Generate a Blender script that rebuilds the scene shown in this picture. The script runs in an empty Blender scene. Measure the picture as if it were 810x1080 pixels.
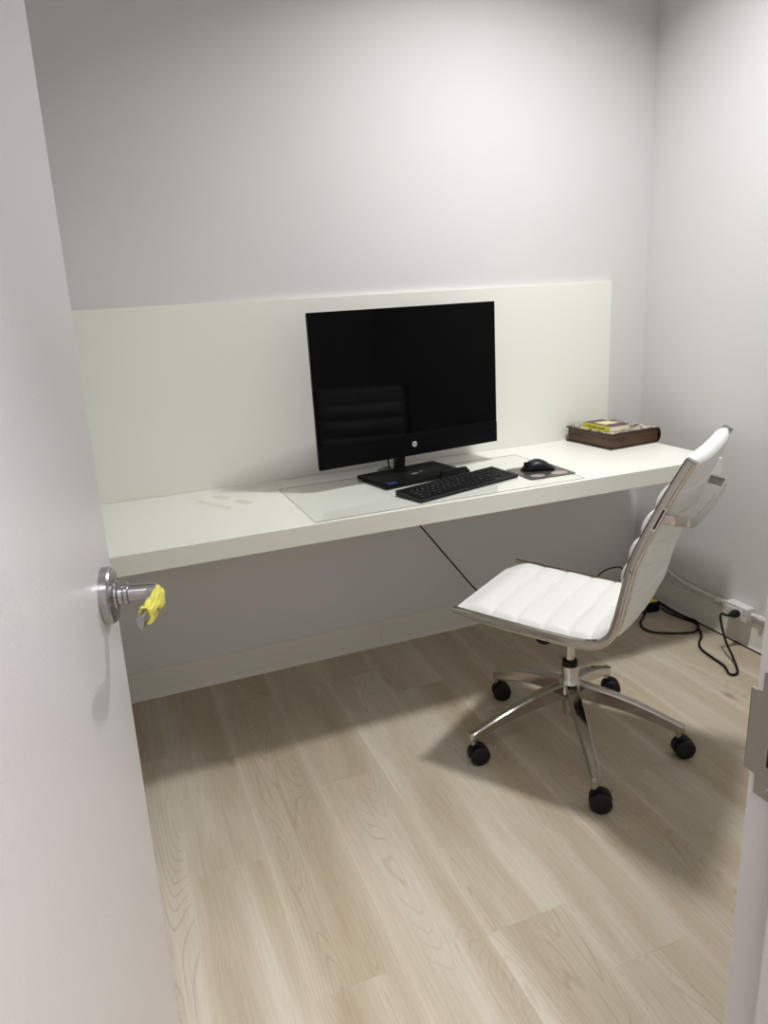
import bpy, bmesh, math, random
from mathutils import Vector, Matrix, Euler
random.seed(7)
PI = math.pi
SC = bpy.context.scene
COL = SC.collection

# ------------------------------------------------------------------ camera
cd = bpy.data.cameras.new('camera')
cam = bpy.data.objects.new('camera', cd); COL.objects.link(cam)
M = Matrix(((0.93009, 0.15198, -0.33441), (-0.36323, 0.24503, -0.89890), (-0.05467, 0.95753, 0.28310))).to_4x4()
M.translation = Vector((-2.157, -2.5335, 1.3578))
cam.matrix_world = M
cd.sensor_fit = 'VERTICAL'; cd.sensor_height = 36.0
cd.lens = 763.2 / 1080 * 36.0
cd.clip_start = 0.02
SC.camera = cam

# ------------------------------------------------------------------ world, lights, exposure
w = bpy.data.worlds.new('world'); SC.world = w; w.use_nodes = True
w.node_tree.nodes['Background'].inputs[0].default_value = (0.5, 0.5, 0.52, 1)
w.node_tree.nodes['Background'].inputs[1].default_value = 0.02
SC.view_settings.view_transform = 'Standard'
SC.view_settings.look = 'None'
SC.view_settings.gamma = 1.0
SC.view_settings.exposure = 0.28
SC.view_settings.use_curve_mapping = False
CEIL = 2.75

def area(name, loc, size, power, color, shape='DISK', spread=PI, size_y=None, rot=(0, 0, 0)):
    l = bpy.data.lights.new(name, 'AREA'); l.shape = shape; l.size = size
    if size_y: l.size_y = size_y
    l.energy = power; l.color = color; l.spread = spread
    o = bpy.data.objects.new(name, l); COL.objects.link(o); o.location = loc; o.rotation_euler = rot
    return o
LX, LY = -0.76, -0.87
area('downlight_lamp', (LX, LY, CEIL - 0.008), 0.20, 17.6, (0.985, 0.985, 0.985), spread=math.radians(135))
area('corridor_lamp', (-1.85, -2.75, CEIL - 0.02), 0.55, 39, (1.0, 0.975, 1.0), 'RECTANGLE', size_y=0.30)

# ------------------------------------------------------------------ materials
MATS = {}
def newmat(name):
    m = bpy.data.materials.new(name); m.use_nodes = True
    MATS[name] = m
    return m, m.node_tree, m.node_tree.nodes['Principled BSDF']
def N(nt, kind, **kw):
    n = nt.nodes.new(kind)
    for k, v in kw.items():
        if k.startswith('i_'):
            key = k[2:]
            key = int(key) if key.isdigit() else key
            n.inputs[key].default_value = v
        else: setattr(n, k, v)
    return n
def L(nt, a, b): nt.links.new(a, b)
def plain(name, col, rough=0.5, metal=0.0, bump=0.0, scale=200, var=0.0, spec=0.5, coat=0.0):
    m, nt, b = newmat(name)
    b.inputs['Base Color'].default_value = (*col, 1)
    b.inputs['Roughness'].default_value = rough
    b.inputs['Metallic'].default_value = metal
    b.inputs['Specular IOR Level'].default_value = spec
    b.inputs['Coat Weight'].default_value = coat
    tc = N(nt, 'ShaderNodeTexCoord')
    no = N(nt, 'ShaderNodeTexNoise'); no.inputs['Scale'].default_value = scale; no.inputs['Detail'].default_value = 3
    L(nt, tc.outputs['Object'], no.inputs['Vector'])
    if bump:
        bp = N(nt, 'ShaderNodeBump'); bp.inputs['Strength'].default_value = bump; bp.inputs['Distance'].default_value = 0.002
        L(nt, no.outputs[0], bp.inputs['Height']); L(nt, bp.outputs[0], b.inputs['Normal'])
    if var:
        n2 = N(nt, 'ShaderNodeTexNoise'); n2.inputs['Scale'].default_value = 2.5; n2.inputs['Detail'].default_value = 4
        L(nt, tc.outputs['Object'], n2.inputs['Vector'])
        r = N(nt, 'ShaderNodeValToRGB')
        r.color_ramp.elements[0].position = 0.3; r.color_ramp.elements[1].position = 0.7
        r.color_ramp.elements[0].color = (*[c * (1 - var) for c in col], 1)
        r.color_ramp.elements[1].color = (*[min(1, c * (1 + var)) for c in col], 1)
        L(nt, n2.outputs[0], r.inputs[0]); L(nt, r.outputs[0], b.inputs['Base Color'])
    return m
WALL = plain('wall_paint', (0.735, 0.725, 0.718), 0.55, bump=0.12, scale=260, var=0.012)
CEILM = plain('ceiling_paint', (0.8, 0.79, 0.77), 0.8, bump=0.1, scale=150)
BASEM = plain('vinyl_baseboard', (0.74, 0.72, 0.66), 0.4, bump=0.05, scale=90, var=0.02)
LAM = plain('white_laminate', (0.87, 0.88, 0.81), 0.33, bump=0.03, scale=320, var=0.006)
DOORM = plain('door_paint', (0.68, 0.66, 0.67), 0.33, bump=0.22, scale=150, var=0.01)
FRAMEM = plain('frame_paint', (0.56, 0.545, 0.54), 0.4, bump=0.06, scale=150)
CHROME = plain('polished_chrome', (0.62, 0.60, 0.58), 0.13, 1.0, bump=0.015, scale=30)
ALU = plain('polished_aluminium', (0.50, 0.475, 0.44), 0.12, 1.0, bump=0.04, scale=18, var=0.05)
SATIN = plain('satin_nickel', (0.40, 0.40, 0.41), 0.26, 1.0, bump=0.05, scale=60)
STRIKE = plain('worn_steel', (0.33, 0.31, 0.28), 0.42, 1.0, bump=0.08, scale=40, var=0.08)
LEATHER = plain('white_leather', (0.82, 0.82, 0.795), 0.45, bump=0.12, scale=420, var=0.01)
BLACKP = plain('black_plastic', (0.005, 0.005, 0.006), 0.42, bump=0.04, scale=300, spec=0.28)
RUBBER = plain('black_rubber', (0.006, 0.006, 0.006), 0.55, spec=0.3)
FABB = plain('black_speaker_fabric', (0.002, 0.002, 0.0025), 0.8, bump=0.3, scale=900, spec=0.1)
BASEB = plain('black_base', (0.006, 0.007, 0.006), 0.5, spec=0.08)
KEYM = plain('key_black', (0.006, 0.006, 0.007), 0.5, spec=0.22)
LEGEND = plain('key_legend', (0.62, 0.62, 0.62), 0.6)
SCREEN = plain('screen_glass', (0.0008, 0.0008, 0.0012), 0.07, spec=0.10)
DKMET = plain('dark_metal', (0.10, 0.095, 0.08), 0.35, 1.0)
MOUSEM = plain('mouse_shell', (0.005, 0.005, 0.010), 0.36, spec=0.3)
SILVER = plain('logo_silver', (0.75, 0.76, 0.78), 0.3, 0.4)
WPLAST = plain('white_plastic', (0.72, 0.69, 0.65), 0.4, bump=0.03, scale=80)
YELTAPE = plain('yellow_tape', (0.66, 0.63, 0.11), 0.5, bump=0.5, scale=120, var=0.06)
YEL = plain('yellow_label', (0.75, 0.68, 0.06), 0.5)
BLUE = plain('blue_label', (0.04, 0.06, 0.22), 0.4)
INK = plain('black_ink', (0.01, 0.01, 0.01), 0.6)
PINKISH = plain('pale_pink_print', (0.40, 0.31, 0.30), 0.35)
PADM = plain('olive_grey_print', (0.06, 0.06, 0.052), 0.25, var=0.35)
PAPER = plain('book_pages', (0.92, 0.84, 0.68), 0.8, bump=0.1, scale=300)
PURPLE = plain('purple_cover', (0.105, 0.04, 0.062), 0.5, var=0.1)
BYELLOW = plain('yellow_spine', (0.62, 0.58, 0.04), 0.4, var=0.06)
CREAM = plain('cream_patch', (0.78, 0.72, 0.36), 0.4, var=0.05)
RESID = None

def mat_wood_dark():
    m, nt, b = newmat('dark_walnut')
    tc = N(nt, 'ShaderNodeTexCoord'); mp = N(nt, 'ShaderNodeMapping'); mp.inputs['Scale'].default_value = (6, 6, 60)
    no = N(nt, 'ShaderNodeTexNoise'); no.inputs['Scale'].default_value = 2; no.inputs['Detail'].default_value = 5
    r = N(nt, 'ShaderNodeValToRGB'); r.color_ramp.elements[0].position = 0.35; r.color_ramp.elements[1].position = 0.7
    r.color_ramp.elements[0].color = (0.030, 0.011, 0.004, 1); r.color_ramp.elements[1].color = (0.125, 0.050, 0.018, 1)
    L(nt, tc.outputs['Object'], mp.inputs[0]); L(nt, mp.outputs[0], no.inputs['Vector']); L(nt, no.outputs[0], r.inputs[0])
    L(nt, r.outputs[0], b.inputs['Base Color']); b.inputs['Roughness'].default_value = 0.4
    return m
WALNUT = mat_wood_dark()
COVERM = plain('dark_cover', (0.022, 0.010, 0.006), 0.35, bump=0.05)

def mat_scroll():
    m, nt, b = newmat('scroll_pattern_lid')
    tc = N(nt, 'ShaderNodeTexCoord')
    n1 = N(nt, 'ShaderNodeTexNoise'); n1.inputs['Scale'].default_value = 15; n1.inputs['Detail'].default_value = 2; n1.inputs['Distortion'].default_value = 1.6
    wv = N(nt, 'ShaderNodeMath', operation='MULTIPLY'); wv.inputs[1].default_value = 26
    sn = N(nt, 'ShaderNodeMath', operation='SINE')
    r = N(nt, 'ShaderNodeValToRGB'); r.color_ramp.elements[0].position = 0.40; r.color_ramp.elements[1].position = 0.62
    r.color_ramp.elements[0].color = (0.07, 0.035, 0.02, 1); r.color_ramp.elements[1].color = (0.60, 0.54, 0.44, 1)
    ad = N(nt, 'ShaderNodeMath', operation='MULTIPLY_ADD'); ad.inputs[1].default_value = 0.5; ad.inputs[2].default_value = 0.5
    L(nt, tc.outputs['Object'], n1.inputs['Vector']); L(nt, n1.outputs[0], wv.inputs[0]); L(nt, wv.outputs[0], sn.inputs[0])
    L(nt, sn.outputs[0], ad.inputs[0]); L(nt, ad.outputs[0], r.inputs[0]); L(nt, r.outputs[0], b.inputs['Base Color'])
    b.inputs['Roughness'].default_value = 0.35
    return m
SCROLL = mat_scroll()

def mat_clear(name, tint, edge=False, rough=0.05, k=1.0):
    m = bpy.data.materials.new(name); m.use_nodes = True; nt = m.node_tree
    nt.nodes.clear()
    out = N(nt, 'ShaderNodeOutputMaterial'); mx = N(nt, 'ShaderNodeMixShader'); tr = N(nt, 'ShaderNodeBsdfTransparent'); gl = N(nt, 'ShaderNodeBsdfGlossy')
    fr = N(nt, 'ShaderNodeFresnel'); fr.inputs[0].default_value = 1.42
    tr.inputs[0].default_value = (*tint, 1); gl.inputs[0].default_value = (1, 1, 1, 1); gl.inputs['Roughness'].default_value = rough
    mu = N(nt, 'ShaderNodeMath', operation='MULTIPLY'); mu.inputs[1].default_value = k
    ge = N(nt, 'ShaderNodeNewGeometry'); inv = N(nt, 'ShaderNodeMath', operation='SUBTRACT'); inv.inputs[0].default_value = 1.0; L(nt, ge.outputs['Backfacing'], inv.inputs[1])
    m2 = N(nt, 'ShaderNodeMath', operation='MULTIPLY'); L(nt, fr.outputs[0], m2.inputs[0]); L(nt, inv.outputs[0], m2.inputs[1]); L(nt, m2.outputs[0], mu.inputs[0])
    L(nt, mu.outputs[0], mx.inputs[0]); L(nt, tr.outputs[0], mx.inputs[1]); L(nt, gl.outputs[0], mx.inputs[2]); L(nt, mx.outputs[0], out.inputs[0])
    MATS[name] = m
    return m
CLEAR = mat_clear('clear_vinyl', (0.985, 0.987, 0.985), rough=0.08)
CLEAREDGE = mat_clear('clear_vinyl_edge', (0.22, 0.22, 0.20), rough=0.3, k=0.3)
CLEAR2 = mat_clear('clear_film', (0.975, 0.975, 0.965), rough=0.3, k=0.5)

def mat_floor():
    m, nt, b = newmat('pale_oak_plank')
    uv = N(nt, 'ShaderNodeUVMap'); uv.uv_map = 'plank'
    at = N(nt, 'ShaderNodeAttribute'); at.attribute_name = 'tone'; at.attribute_type = 'GEOMETRY'
    sep = N(nt, 'ShaderNodeSeparateXYZ'); L(nt, uv.outputs[0], sep.inputs[0])
    def mth(op, a, b_=None, c=None):
        n = N(nt, 'ShaderNodeMath', operation=op)
        for i, v in enumerate((a, b_, c)):
            if v is None: continue
            if isinstance(v, (int, float)): n.inputs[i].default_value = v
            else: L(nt, v, n.inputs[i])
        return n.outputs[0]
    def comb(x, y, z=0.0):
        n = N(nt, 'ShaderNodeCombineXYZ')
        for i, v in enumerate((x, y, z)):
            if isinstance(v, (int, float)): n.inputs[i].default_value = v
            else: L(nt, v, n.inputs[i])
        return n.outputs[0]
    def noise(v, scale, det=3, dist=0.0, rough=0.5):
        n = N(nt, 'ShaderNodeTexNoise'); n.inputs['Scale'].default_value = scale; n.inputs['Detail'].default_value = det
        n.inputs['Distortion'].default_value = dist; n.inputs['Roughness'].default_value = rough
        L(nt, v, n.inputs['Vector']); return n.outputs[0]
    def ramp(v, stops):
        r = N(nt, 'ShaderNodeValToRGB'); L(nt, v, r.inputs[0])
        e = r.color_ramp.elements
        while len(e) < len(stops): e.new(0.5)
        for el, (p_, c) in zip(e, stops): el.position = p_; el.color = (*c, 1) if len(c) == 3 else c
        return r.outputs[0]
    def mix(t, f, a, b_):
        n = N(nt, 'ShaderNodeMixRGB', blend_type=t)
        if isinstance(f, (int, float)): n.inputs[0].default_value = f
        else: L(nt, f, n.inputs[0])
        for i, v in ((1, a), (2, b_)):
            if isinstance(v, tuple): n.inputs[i].default_value = (*v, 1)
            else: L(nt, v, n.inputs[i])
        return n.outputs[0]
    X, Y = sep.outputs[0], sep.outputs[1]
    tz = mth('MULTIPLY', at.outputs['Fac'], 37.0)
    # broad whitish / greyish streaks along the plank
    v1 = comb(mth('MULTIPLY', X, 9.0), mth('MULTIPLY', Y, 0.9), tz)
    broad = noise(v1, 1.0, 3, 0.4)
    base = ramp(broad, [(0.30, (0.462, 0.388, 0.280)), (0.50, (0.540, 0.472, 0.362)), (0.68, (0.628, 0.575, 0.482))])
    # cathedral figure: contour lines of a stretched field
    v2 = comb(mth('MULTIPLY', X, 7.5), mth('MULTIPLY', Y, 1.05), tz)
    fld = noise(v2, 1.0, 1.5, 0.15, 0.35)
    sn = mth('SINE', mth('MULTIPLY', fld, 250.0))
    line = ramp(sn, [(0.0, (0, 0, 0)), (0.74, (0, 0, 0)), (1.0, (1, 1, 1))])
    where = ramp(noise(comb(mth('MULTIPLY', X, 6.0), mth('MULTIPLY', Y, 1.2), mth('ADD', tz, 9.0)), 1.0, 1), [(0.47, (0, 0, 0)), (0.60, (1, 1, 1))])
    lw = mth('MULTIPLY', line, mth('MULTIPLY', where, 0.36))
    c = mix('MIX', lw, base, (0.33, 0.255, 0.175))
    # fine pores
    fine = noise(comb(mth('MULTIPLY', X, 230.0), mth('MULTIPLY', Y, 9.0), tz), 1.0, 4, 0.0, 0.6)
    c = mix('MULTIPLY', 0.6, c, ramp(fine, [(0.30, (0.80, 0.78, 0.75)), (0.62, (1.0, 1.0, 1.0))]))
    # knots
    vk = comb(mth('MULTIPLY', X, 5.5), mth('MULTIPLY', Y, 2.1), tz)
    vo = N(nt, 'ShaderNodeTexVoronoi'); vo.inputs['Scale'].default_value = 1.0; L(nt, vk, vo.inputs['Vector'])
    kd = mth('ADD', vo.outputs['Distance'], mth('MULTIPLY', noise(vk, 9.0, 2), 0.05))
    kn = ramp(kd, [(0.045, (0.50, 0.42, 0.36)), (0.12, (1, 1, 1))])
    c = mix('MULTIPLY', 0.85, c, kn)
    # light seam strip near plank edges
    edge = N(nt, 'ShaderNodeAttribute'); edge.attribute_name = 'across'; edge.attribute_type = 'GEOMETRY'
    eg = ramp(edge.outputs['Fac'], [(0.0, (1, 1, 1)), (0.03, (0.55, 0.55, 0.55)), (0.16, (0, 0, 0)), (0.90, (0, 0, 0)), (1.0, (0.55, 0.55, 0.55))])
    c = mix('MIX', mth('MULTIPLY', eg, 0.42), c, (0.76, 0.70, 0.61))
    tone = ramp(at.outputs['Fac'], [(0.0, (0.96, 0.955, 0.95)), (1.0, (1.02, 1.02, 1.02))])
    c = mix('MULTIPLY', 1.0, c, tone); c = mix('MULTIPLY', 1.0, c, (0.93, 0.925, 0.91))
    L(nt, c, b.inputs['Base Color'])
    b.inputs['Roughness'].default_value = 0.45
    b.inputs['Specular IOR Level'].default_value = 0.35
    bp = N(nt, 'ShaderNodeBump'); bp.inputs['Strength'].default_value = 0.12; bp.inputs['Distance'].default_value = 0.001
    L(nt, fine, bp.inputs['Height']); L(nt, bp.outputs[0], b.inputs['Normal'])
    return m
FLOORM = mat_floor()
LENSM, _nt, _b = newmat('lit_lens'); _b.inputs['Emission Color'].default_value = (1, 0.96, 0.9, 1); _b.inputs['Emission Strength'].default_value = 6.0

# ------------------------------------------------------------------ mesh helpers
class MB:
    def __init__(s): s.bm = bmesh.new(); s.mi = 0
    def _m(s, fs):
        for f in fs: f.material_index = s.mi
    def box(s, x0, x1, y0, y1, z0, z1, bev=0.0, seg=2, mat=None):
        a = s.bm
        t = bmesh.new()
        bmesh.ops.create_cube(t, size=1.0)
        for v in t.verts:
            v.co = Vector(((x0 + x1) / 2 + v.co.x * (x1 - x0), (y0 + y1) / 2 + v.co.y * (y1 - y0), (z0 + z1) / 2 + v.co.z * (z1 - z0)))
        if bev: bmesh.ops.bevel(t, geom=list(t.edges), offset=bev, segments=seg, profile=0.5, affect='EDGES')
        s.merge(t, mat)
        return s
    def merge(s, t, mat=None):
        mp = {}
        for v in t.verts:
            co = v.co if mat is None else mat @ v.co
            mp[v] = s.bm.verts.new(co)
        for f in t.faces:
            try:
                nf = s.bm.faces.new([mp[v] for v in f.verts]); nf.material_index = s.mi
            except ValueError: pass
        t.free()
    def rings(s, rings, cap=True, close=False):
        vs = [[s.bm.verts.new(p) for p in r] for r in rings]
        n = len(vs[0]); m = len(vs)
        fs = []
        for i in range(m if close else m - 1):
            a, b = vs[i], vs[(i + 1) % m]
            for j in range(n):
                fs.append(s.bm.faces.new((a[j], a[(j + 1) % n], b[(j + 1) % n], b[j])))
        if cap and not close:
            fs.append(s.bm.faces.new(vs[0][::-1])); fs.append(s.bm.faces.new(vs[-1]))
        s._m(fs)
        return s
    def lathe(s, prof, seg=32, mat=None, closed=False):
        """prof: (r, z) list around z; mat transforms"""
        T = mat or Matrix()
        rings = []
        for k in range(seg):
            a = 2 * PI * k / seg
            rings.append([T @ Vector((r * math.cos(a), r * math.sin(a), z)) for r, z in prof])
        vs = [[s.bm.verts.new(p) for p in r] for r in rings]
        fs = []
        n = len(prof)
        for i in range(seg):
            a, b = vs[i], vs[(i + 1) % seg]
            for j in range(n if closed else n - 1):
                fs.append(s.bm.faces.new((a[j], b[j], b[(j + 1) % n], a[(j + 1) % n])))
        if not closed:
            if prof[0][0] > 1e-5: fs.append(s.bm.faces.new([vs[i][0] for i in range(seg)][::-1]))
            if prof[-1][0] > 1e-5: fs.append(s.bm.faces.new([vs[i][-1] for i in range(seg)]))
        s._m(fs)
        return s
    def cyl(s, p0, p1, r0, r1=None, seg=24):
        p0, p1 = Vector(p0), Vector(p1); r1 = r0 if r1 is None else r1
        d = (p1 - p0); q = d.to_track_quat('Z', 'Y').to_matrix().to_4x4(); q.translation = p0
        l = d.length; e = min(r0, r1, l / 2) * 0.12
        return s.lathe([(r0 - e, 0), (r0, e), (r1, l - e), (r1 - e, l)], seg, q)
    def sweep(s, pts, prof, up=(0, 0, 1), scale=None, closed_cap=True, fixed=None):
        """prof: list of (a,b) ; a along 'side', b along 'normal'"""
        pts = [Vector(p) for p in pts]; rings = []
        up = Vector(up)
        for i, p in enumerate(pts):
            t = (pts[min(i + 1, len(pts) - 1)] - pts[max(i - 1, 0)]).normalized()
            side = Vector(fixed) if fixed else t.cross(up)
            if side.length < 1e-4: side = t.cross(Vector((0, 1, 0)))
            side.normalize(); nrm = side.cross(t).normalized()
            k = scale[i] if scale else 1.0
            ka, kb = k if isinstance(k, tuple) else (k, k)
            rings.append([p + side * a * ka + nrm * b * kb for a, b in prof])
        return s.rings(rings, cap=closed_cap)
    def tube(s, pts, r, seg=10, sm=6):
        pts = spline(pts, sm) if sm else pts
        pr = [(r * math.cos(2 * PI * k / seg), r * math.sin(2 * PI * k / seg)) for k in range(seg)]
        # parallel transport
        P = [Vector(p) for p in pts]; rings = []
        t0 = (P[1] - P[0]).normalized(); side = t0.orthogonal().normalized()
        for i, p in enumerate(P):
            t = (P[min(i + 1, len(P) - 1)] - P[max(i - 1, 0)]).normalized()
            side = (side - t * side.dot(t)).normalized(); nn = t.cross(side)
            rings.append([p + side * a + nn * b for a, b in pr])
        return s.rings(rings)
    def build(s, name, mat, parent=None, smooth=True, angle=35, loc=None, rot=None, recalc=True):
        if recalc: bmesh.ops.recalc_face_normals(s.bm, faces=list(s.bm.faces))
        me = bpy.data.meshes.new(name); s.bm.to_mesh(me); s.bm.free()
        for m_ in (mat if isinstance(mat, (list, tuple)) else [mat]): me.materials.append(m_)
        if smooth:
            for p_ in me.polygons: p_.use_smooth = True
            me.set_sharp_from_angle(angle=math.radians(angle))
        o = bpy.data.objects.new(name, me); COL.objects.link(o)
        if parent: o.parent = parent
        if loc: o.location = loc
        if rot: o.rotation_euler = rot
        return o
def spline(pts, n=6):
    P = [Vector(p) for p in pts]
    if len(P) < 3: return P
    out = []
    for i in range(len(P) - 1):
        p0 = P[max(i - 1, 0)]; p1 = P[i]; p2 = P[i + 1]; p3 = P[min(i + 2, len(P) - 1)]
        for k in range(n):
            t = k / n
            out.append(0.5 * ((2 * p1) + (p2 - p0) * t + (2 * p0 - 5 * p1 + 4 * p2 - p3) * t * t + (3 * p1 - p0 - 3 * p2 + p3) * t ** 3))
    out.append(P[-1])
    return out
def rrect(w, h, r, n=4):
    o = []
    for cx, cy, a0 in ((w / 2 - r, h / 2 - r, 0), (-w / 2 + r, h / 2 - r, 90), (-w / 2 + r, -h / 2 + r, 180), (w / 2 - r, -h / 2 + r, 270)):
        for k in range(n + 1):
            a = math.radians(a0 + 90 * k / n); o.append((cx + r * math.cos(a), cy + r * math.sin(a)))
    return o
def empty(name, loc, rz=0, label=None, cat=None, group=None, kind=None):
    o = bpy.data.objects.new(name, None); COL.objects.link(o); o.location = loc; o.rotation_euler = (0, 0, rz)
    o.empty_display_size = 0.1
    return tag(o, label, cat, group, kind)
def tag(o, label=None, cat=None, group=None, kind=None):
    if label: o['label'] = label
    if cat: o['category'] = cat
    if group: o['group'] = group
    if kind: o['kind'] = kind
    return o
def struct(mb, name, mat, label=None, **kw):
    o = mb.build(name, mat, **kw); o['kind'] = 'structure'
    if label: o['label'] = label
    return o
def text_into(mb, s, size, T, shear=0.0, depth=0.0):
    c = bpy.data.curves.new('txt', 'FONT'); c.body = s; c.size = size; c.align_x = 'CENTER'; c.align_y = 'CENTER'; c.shear = shear; c.extrude = depth
    c.resolution_u = 3
    o = bpy.data.objects.new('txt', c); COL.objects.link(o)
    me = bpy.data.meshes.new_from_object(o)
    t = bmesh.new(); t.from_mesh(me); mb.merge(t, T)
    bpy.data.objects.remove(o); bpy.data.meshes.remove(me); bpy.data.curves.remove(c)

# ------------------------------------------------------------------ room shell
XL = -2.50          # left wall
FY = -2.119         # room face of the front wall
CX0, CX1, CY0 = -3.6, -0.55, -3.85    # corridor extents
def make_floor():
    bm = bmesh.new(); uvl = bm.loops.layers.uv.new('plank'); tone = bm.verts.layers.float.new('tone'); ac = bm.verts.layers.float.new('across')
    W = 0.1985; x0 = -1.156; LEN = 1.22
    known = {-5: -0.97, -4: -0.185, -3: -0.762, -2: -1.409, -1: -0.37, 1: -1.095, 0: -0.62, 2: -0.2}
    for k in range(-13, 6):
        xa = x0 + k * W; xb = xa + W
        if xa > 0.0: continue
        xb = min(xb, 0.01)
        off = known.get(k, -random.uniform(0.1, 1.2))
        y = off + LEN
        while y > 0.01: y -= LEN
        ys = [0.01]
        while y > CY0: ys.append(y); y -= LEN
        ys.append(CY0)
        g = 0.0005; gy = 0.0007
        for a, b_ in zip(ys[:-1], ys[1:]):
            if a - b_ < 0.01: continue
            tn = random.random(); ou, ov = random.uniform(0, 20), random.uniform(0, 20)
            z = 0.0; zb = -0.0005
            flip = 1
            def quad(pts):
                vs = []
                for (px, py, pz) in pts:
                    v = bm.verts.new((px, py, pz)); v[tone] = tn; v[ac] = (px - xa) / W; vs.append(v)
                f = bm.faces.new(vs)
                for lp in f.loops: lp[uvl].uv = (lp.vert.co.x - xa + ou, lp.vert.co.y * flip + ov)
            X0, X1, Y0, Y1 = xa + g, xb - g, b_ + gy, a - gy
            quad([(X0, Y0, z), (X1, Y0, z), (X1, Y1, z), (X0, Y1, z)])
            quad([(X0, Y0, z), (X0, Y1, z), (xa, a, zb), (xa, b_, zb)][::-1])
            quad([(X1, Y0, z), (X1, Y1, z), (xb, a, zb), (xb, b_, zb)])
            quad([(X0, Y0, z), (X1, Y0, z), (xb, b_, zb), (xa, b_, zb)][::-1])
            quad([(X0, Y1, z), (X1, Y1, z), (xb, a, zb), (xa, a, zb)])
    # slab below
    m = MB(); m.bm.free(); m.bm = bm
    return m
fl = struct(make_floor(), 'floor', FLOORM, smooth=False, recalc=False)
sub = MB().box(CX0, 0.0, CY0, 0.0, -0.06, -0.0006)
struct(sub, 'floor_slab', plain('screed', (0.25, 0.2, 0.15), 0.8), smooth=False)
m = MB(); cut = 0.085
# ceiling with an opening for the downlight can
seg = 40
c = MB()
c.box(CX0, 0.1, CY0, 0.1, CEIL, CEIL + 0.1)
struct(c, 'ceiling', CEILM, smooth=False)
struct(MB().box(CX0, 0.1, 0.0, 0.1, -0.06, CEIL), 'wall_back', WALL, smooth=False)
struct(MB().box(0.0, 0.1, CY0, 0.0, -0.06, CEIL), 'wall_right', WALL, smooth=False)
struct(MB().box(XL - 0.1, XL, FY, 0.0, -0.06, CEIL), 'wall_left', WALL, smooth=False)
# front wall with the doorway
JL, JR, JT = -2.382, -1.644, 2.05         # clear opening
FB = -2.239
m = MB(); m.box(CX0, JL - 0.02, FB, FY, -0.06, CEIL); m.box(JR + 0.02, 0.0, FB, FY, -0.06, CEIL); m.box(JL - 0.02, JR + 0.02, FB, FY, JT + 0.02, CEIL)
struct(m, 'wall_front', WALL, smooth=False)
struct(MB().box(CX0 - 0.1, CX1 + 0.1, CY0 - 0.1, CY0, -0.06, CEIL), 'wall_corridor_back', WALL, smooth=False)
struct(MB().box(CX0 - 0.1, CX0, CY0, FB, -0.06, CEIL), 'wall_corridor_left', WALL, smooth=False)
struct(MB().box(CX1, CX1 + 0.1, CY0, FB, -0.06, CEIL), 'wall_corridor_right', WALL, smooth=False)

# baseboards: vinyl cove base, 108 mm, with a small toe
def cove(name, p0, p1, nrm, label=None):
    p0, p1, nrm = Vector(p0), Vector(p1), Vector(nrm)
    prof = [(0, 0), (0.015, 0), (0.0145, 0.003), (0.009, 0.008), (0.006, 0.016), (0.005, 0.104), (0.004, 0.108), (0, 0.108)]
    m = MB()
    d = (p1 - p0); n = max(1, round(d.length / 1.22))
    for i in range(n):
        a = p0 + d * (i / n) + d.normalized() * 0.0004; b = p0 + d * ((i + 1) / n) - d.normalized() * 0.0004
        m.rings([[q + nrm * u + Vector((0, 0, z)) for u, z in prof] for q in (a, b)])
    return struct(m, name, BASEM, angle=30)
cove('baseboard_back', (XL, 0, 0), (-0.0155, 0, 0), (0, -1, 0))
cove('baseboard_right', (0, -0.0005, 0), (0, FY, 0), (-1, 0, 0))
cove('baseboard_left', (XL, -0.016, 0), (XL, FY, 0), (1, 0, 0))
cove('baseboard_front', (JR + 0.055, FY, 0), (-0.016, FY, 0), (0, 1, 0))

# metal door frame: jambs, head, casing and stop
m = MB()
fr = -2.104; fbk = -2.254
def jamb(xi, sgn):      # xi = clear opening face ; sgn +1 for the right jamb
    prof = [(0, fr), (0.05, fr), (0.05, FY), (0.02, FY), (0.02, FB), (0.05, FB), (0.05, fbk), (0, fbk), (0, -2.205), (-0.016, -2.205), (-0.016, -2.152), (0, -2.152)]
    m.rings([[Vector((xi + sgn * u, y, z)) for u, y in prof] for z in (0.0, JT + (0.0))])
jamb(JR, 1); jamb(JL, -1)
m.box(JL - 0.05, JR + 0.05, FY, fr, JT, JT + 0.05); m.box(JL - 0.05, JR + 0.05, fbk, FB, JT, JT + 0.05)
m.box(JL - 0.02, JR + 0.02, FB, FY, JT, JT + 0.02); m.box(JL, JR, -2.205, -2.152, JT - 0.016, JT)
frame = struct(m, 'trim_1', FRAMEM, 'pale grey metal door frame', angle=30, smooth=False)
# strike plate on the right jamb
m = MB()
zt, zb_ = 1.018, 0.893; zc = 0.9555; x1 = JR - 0.0012
def plate(ya, yb, za, zb2, x=JR, t=0.0016):
    m.box(x - t, x + 0.0005, ya, yb, za, zb2)
# body pieces around the latch hole (hole y -2.139..-2.122, z 0.928..0.984)
plate(-2.1220, -2.1110, zb_, zt); plate(-2.1430, -2.1385, zb_, zt)
plate(-2.1385, -2.1220, 0.984, zt); plate(-2.1385, -2.1220, zb_, 0.927)
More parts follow.
